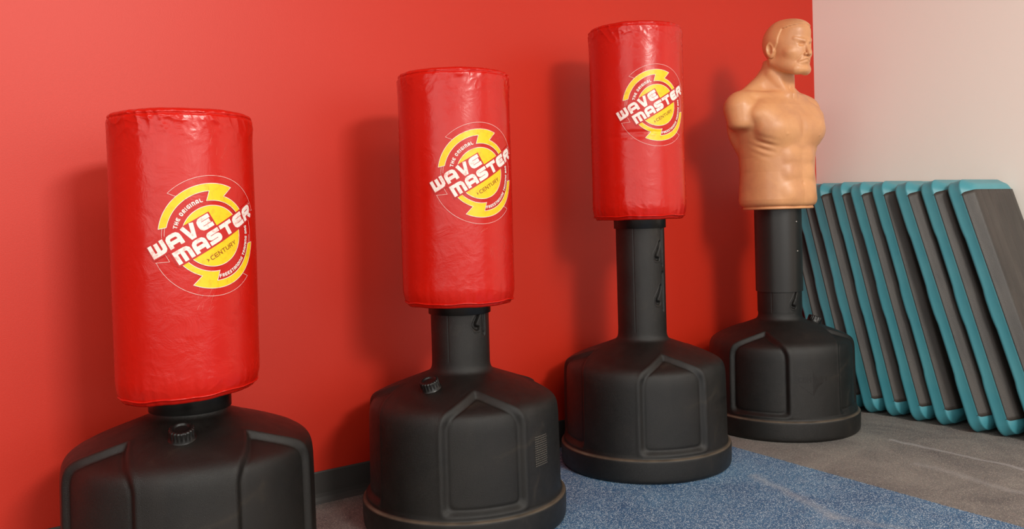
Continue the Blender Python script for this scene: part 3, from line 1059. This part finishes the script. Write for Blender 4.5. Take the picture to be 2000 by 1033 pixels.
def surface_nets(D, o, h):
    nx, ny, nz = D.shape
    s = D < 0
    c = np.zeros((nx - 1, ny - 1, nz - 1), np.int8)
    for i in (0, 1):
        for j in (0, 1):
            for k in (0, 1):
                c += s[i:nx - 1 + i, j:ny - 1 + j, k:nz - 1 + k]
    act = (c > 0) & (c < 8)
    idx = -np.ones(act.shape, np.int64)
    I = np.argwhere(act)
    idx[act] = np.arange(len(I))
    acc = np.zeros((len(I), 3)); cnt = np.zeros(len(I))
    cor = [(a, b, g) for a in (0, 1) for b in (0, 1) for g in (0, 1)]
    for p in cor:
        for ax in range(3):
            if p[ax] == 1: continue
            q = list(p); q[ax] = 1
            dp = D[I[:, 0] + p[0], I[:, 1] + p[1], I[:, 2] + p[2]]
            dq = D[I[:, 0] + q[0], I[:, 1] + q[1], I[:, 2] + q[2]]
            mk = (dp < 0) != (dq < 0)
            t_ = np.where(mk, dp / np.where(mk, dp - dq, 1), 0)
            pt = np.tile(np.array(p, float), (len(I), 1)); pt[:, ax] += t_
            acc += pt * mk[:, None]; cnt += mk
    V = (I + acc / cnt[:, None]) * h + np.array(o)
    F = []
    for ax in range(3):
        b, g = (ax + 1) % 3, (ax + 2) % 3
        sl0 = [slice(1, -1)] * 3; sl1 = [slice(1, -1)] * 3
        sl0[ax] = slice(0, -1); sl1[ax] = slice(1, None)
        s0, s1 = s[tuple(sl0)], s[tuple(sl1)]
        e = np.argwhere(s0 != s1)
        fl = s0[tuple(e.T)]
        base = e.copy(); base[:, b] += 1; base[:, g] += 1
        def cell(db, dg):
            q = base.copy(); q[:, b] += db; q[:, g] += dg
            return idx[tuple(q.T)]
        quad = np.stack([cell(-1, -1), cell(0, -1), cell(0, 0), cell(-1, 0)], 1)
        F.append(np.where(fl[:, None], quad, quad[:, ::-1]))
    F = np.concatenate(F)
    return V, F


def make_dummy_body():
    h = 0.0023
    xs = np.arange(-.272, .272, h, dtype=np.float32); ys = np.arange(-.215, .165, h, dtype=np.float32); zs = np.arange(-.012, .800, h, dtype=np.float32)
    D = np.full((len(xs), len(ys), len(zs)), .05, np.float32)
    kT = np.searchsorted(zs, .60); kH = np.searchsorted(zs, .50)
    X, Y, Z = np.meshgrid(xs, ys, zs[:kT], indexing='ij')
    D[:, :, :kT] = torso_sdf(X, Y, Z)
    i0, i1 = np.searchsorted(xs, -.115), np.searchsorted(xs, .115)
    j1 = np.searchsorted(ys, .09)
    X, Y, Z = np.meshgrid(xs[i0:i1], ys[:j1], zs[kH:], indexing='ij')
    Hd = head_sdf(X, Y, Z)
    sub = D[i0:i1, :j1, kH:]
    nov = kT - kH
    sub[:, :, :nov] = smin(sub[:, :, :nov], Hd[:, :, :nov], .014)
    sub[:, :, nov:] = Hd[:, :, nov:]
    # outside torso range above kT far from the head stays positive
    V, F = surface_nets(D, (xs[0], ys[0], zs[0]), h)
    me = bpy.data.meshes.new('torso')
    me.from_pydata(V.tolist(), [], F.tolist()); me.update()
    return me


DX, DY = -0.811, -0.364
dm = empty('torso_dummy', (DX, DY, 0))
tag(dm, 'tan rubber armless man torso dummy on a black sleeve and water base', 'training dummy')
azd = az_to_cam(DX, DY)
db = make_base(dm, azd + R(-18))
screw_cap(db, azd + R(115), 0.150)
make_neck('neck', dm, azd + R(38), 0.474, 0.62, 0.0892, hooks=(0.505,))
sleeve = make_neck('sleeve', dm, azd + R(20), 0.560, 0.915, 0.0945, mat=M['sleeve'], seam=False)
for hz, a in ((0.845, 50), (0.725, 52)):
    t_ = azd + R(a)
    o = link('bolt', lathe([(0.0, .003), (.003, .0028), (.0045, .001), (.0048, -.002)][::-1], 20), M['steel'], sleeve)
    o.location = (0.0945 * math.cos(t_), 0.0945 * math.sin(t_), hz)
    o.rotation_euler = (0, R(90), t_)
body = link('torso_body', make_dummy_body(), M['skin'], dm)
BODY_TILT = 0.0
body.location = (0, 0, 0.908); body.rotation_euler = (0, 0, R(-7))
# thin backing rim below the torso
th = np.linspace(0, 2 * PI, 160, endpoint=False)
def sup(a, b): 
    c, s = np.cos(th), np.sin(th)
    k = (np.abs(c / a) ** 2.35 + np.abs(s / b) ** 2.35) ** (-1 / 2.35)
    return k
rows = []
for f_, z in ((.90, -.010), (.955, -.0095), (.965, -.007), (.965, -.003), (.95, .0), (.93, .006)):
    k = sup(.147 * f_, .131 * f_)
    rows.append(np.stack([k * np.cos(th), k * np.sin(th) - .002, 0 * th + z], -1))
rim = link('torso_rim', grid_mesh(np.array(rows), True, 'rim', cap0=(0, 0, -.014), cap1=(0, 0, .006)), M['skin'], dm)
rim.location = (0, 0, 0.908); rim.rotation_euler = (0, 0, R(-7))
# maker mark moulded in the drum
def drum4(px, py):
    z = py * .001; t_ = azd + R(12) + px * .001 / .29
    r = base_rad(z) + .0004 + 0.0012 * math.sin(3 * (t_ - azd - R(-18)) + 1)
    return (r * math.cos(t_), r * math.sin(t_), z)


F = text_line('CEnTURY', 0, 232, 19, 2.8, W=14.5, gap=3.2)
F.wrap('moulded_lettering', drum4, M['black_ink'], db)
F = Flat()
F.ladder([(58, 275), (58, 225)], [(58.5, 275), (100, 228)], 3)
F.ladder([(58, 225), (58, 180)], [(100, 228), (58.5, 180)], 3)
F.strip([(4, 222), (58, 180)], 2.0)


F.wrap('moulded_triangle', drum4, M['black_ink'], db)

# ------------------------------------------------------------------ aerobic steps leaning on each other
SL, SW, ST = 1.035, 0.395, 0.090


def rr_ring(L, W, rad, n=10):
    """rounded rectangle outline, W along x, L along z, centred"""
    pts = []
    for cx_, cz_, a0 in ((W / 2 - rad, L / 2 - rad, 0), (-W / 2 + rad, L / 2 - rad, 90), (-W / 2 + rad, -L / 2 + rad, 180), (W / 2 - rad, -L / 2 + rad, 270)):
        for a in np.linspace(a0, a0 + 90, n):
            pts.append((cx_ + rad * math.cos(R(a)), cz_ + rad * math.sin(R(a))))
    return pts


def make_step():
    root = empty('aerobic_step', (0, 0, 0))
    # local frame: x width, z length (0..SL), -y is the tread side
    lv = [(0.000, -.030, .050), (0.000, -.007, .051), (0.003, -.002, .052), (0.009, 0, .052), (0.014, -.0018, .052), (0.044, -.0035, .052), (0.0500, -.0024, .052),
          (0.0525, -.0045, .051), (0.0600, -.0120, .050), (0.072, -.0220, .048), (0.0815, -.0300, .046), (0.0865, -.0385, .044), (0.0890, -.050, .042), (0.090, -.070, .036), (0.090, -.13, .03)]
    P = []
    for k, (y, ins, rad) in enumerate(lv):
        ring = rr_ring(SL + 2 * ins, SW + 2 * ins, max(.01, rad + ins * .2), 14)
        # extra points on the long edges so that the hollowed underside rim can rise between the feet
        zz = np.linspace(SL / 2 + ins - rad - .02, -(SL / 2 + ins - rad - .02), 40)
        ring = ring[:28] + [(-SW / 2 - ins, z) for z in zz] + ring[28:] + [(SW / 2 + ins, z) for z in zz[::-1]]
        row = []
        for x, z in ring:
            up = .004 * (1 / (1 + math.exp(-(.30 - abs(z)) / .006))) * (1 / (1 + math.exp(-(abs(z) - .06) / .006))) if k < 5 else 0
            row.append((x, -y - up, z + SL / 2))
        P.append(row)
    P = np.array(P)
    link('platform', grid_mesh(P[:, ::-1], True, 'platform', cap0=(0, -.004, SL / 2), cap1=(0, -ST, SL / 2)), M['teal'], root)
    # rubber tread wraps over both long edges and stops short of the ends
    prof = [(-.0026, .0505), (-.0046, .0530), (-.0118, .0606), (-.0216, .0726), (-.0290, .0816), (-.0330, .0855), (-.0390, .0878), (-.0500, .0895), (-.0700, .0903), (-.10, .0904)]
    half = SW / 2
    line = [(-(half + ins) - .0010, y) for ins, y in prof] + [((half + ins) + .0010, y) for ins, y in reversed(prof)]
    _, ln = resample(line, .0035)
    nz_ = 60
    rows = []
    for z in np.linspace(0, 1, nz_):
        row = []
        for (x, y) in ln:
            t_ = min(1.0, max(0.0, (half - abs(x)) / .05))
            e0 = 0.059 + 0.012 * (1 - math.sqrt(1 - (1 - min(1, max(0, (half - abs(x) - .001) / .012))) ** 2))
            zz = e0 + (SL - 2 * e0) * z
            gro = -.0012 * sum(math.exp(-((x - g) / .003) ** 2) for g in (-.12, -.06, .0, .06, .12))
            row.append((x, -(y + .0009 + gro), zz))
        rows.append(row)
    # turn the edges down so the sheet has thickness
    rows = np.array(rows)
    lo0 = rows[:1].copy(); lo0[:, :, 1] += .006; lo1 = rows[-1:].copy(); lo1[:, :, 1] += .006
    rows = np.concatenate([lo0, rows, lo1], 0)
    l = rows[:, :1].copy(); l[:, :, 1] += .002; l[:, :, 0] += .006; r_ = rows[:, -1:].copy(); r_[:, :, 1] += .002; r_[:, :, 0] -= .006
    rows = np.concatenate([l, rows, r_], 1)
    link('rubber_tread', grid_mesh(rows, False, 'tread'), M['mat'], root)
    # small feet on the underside
    for (x, z) in ((-.12, .10), (.12, .10), (-.12, SL - .10), (.12, SL - .10)):
        f = link('foot', lathe([(.0, .0010), (.016, .0010), (.018, .0004), (.019, -.004)][::-1], 28), M['black_smooth'], root)
        f.rotation_euler = (R(-90), 0, 0); f.location = (x, .0003, z)
    return root


step0 = make_step()
# y of the lower back edge, lean angle, sideways shift
ROW = [(-0.285, 13.8, 0.0), (-0.386, 14.0, 0.0), (-0.489, 14.42, -.004), (-0.587, 14.35, 0.004), (-0.700, 15.3, -.002), (-0.803, 15.6, 0.004), (-0.943, 17.2, -.012), (-1.043, 17.0, .0), (-1.167, 17.9, .002)]
SLAB = ['teal aerobic step at the far end of the row, nearest the red wall',
        'second teal aerobic step out from the red wall, mostly hidden by the dummy sleeve',
        'third teal aerobic step from the red wall, its top corner touching the dummy outline',
        'fourth teal aerobic step out from the red wall, sixth from the front',
        'fifth teal aerobic step out from the red wall, in the middle of the leaning row',
        'sixth teal aerobic step out from the red wall, fourth from the front',
        'seventh teal aerobic step out from the red wall, third from the front of the row',
        'teal aerobic step directly behind the front one, second from the right in the row',
        'front teal aerobic step of the row, the only one showing its whole dark tread']
for k, (yb, ph, dx) in enumerate(ROW):
    if k == 0: o = step0
    else:
        o = step0.copy(); sc.collection.objects.link(o)
        for ch in step0.children:
            c = ch.copy(); sc.collection.objects.link(c); c.parent = o
    o.location = (-SW / 2 - .006 + dx, yb, -0.0021)
    o.rotation_euler = (R(-ph), 0, 0)
    tag(o, SLAB[k], 'aerobic step', 'teal steps leaning in a row by the pale wall')
bpy.context.view_layer.update()
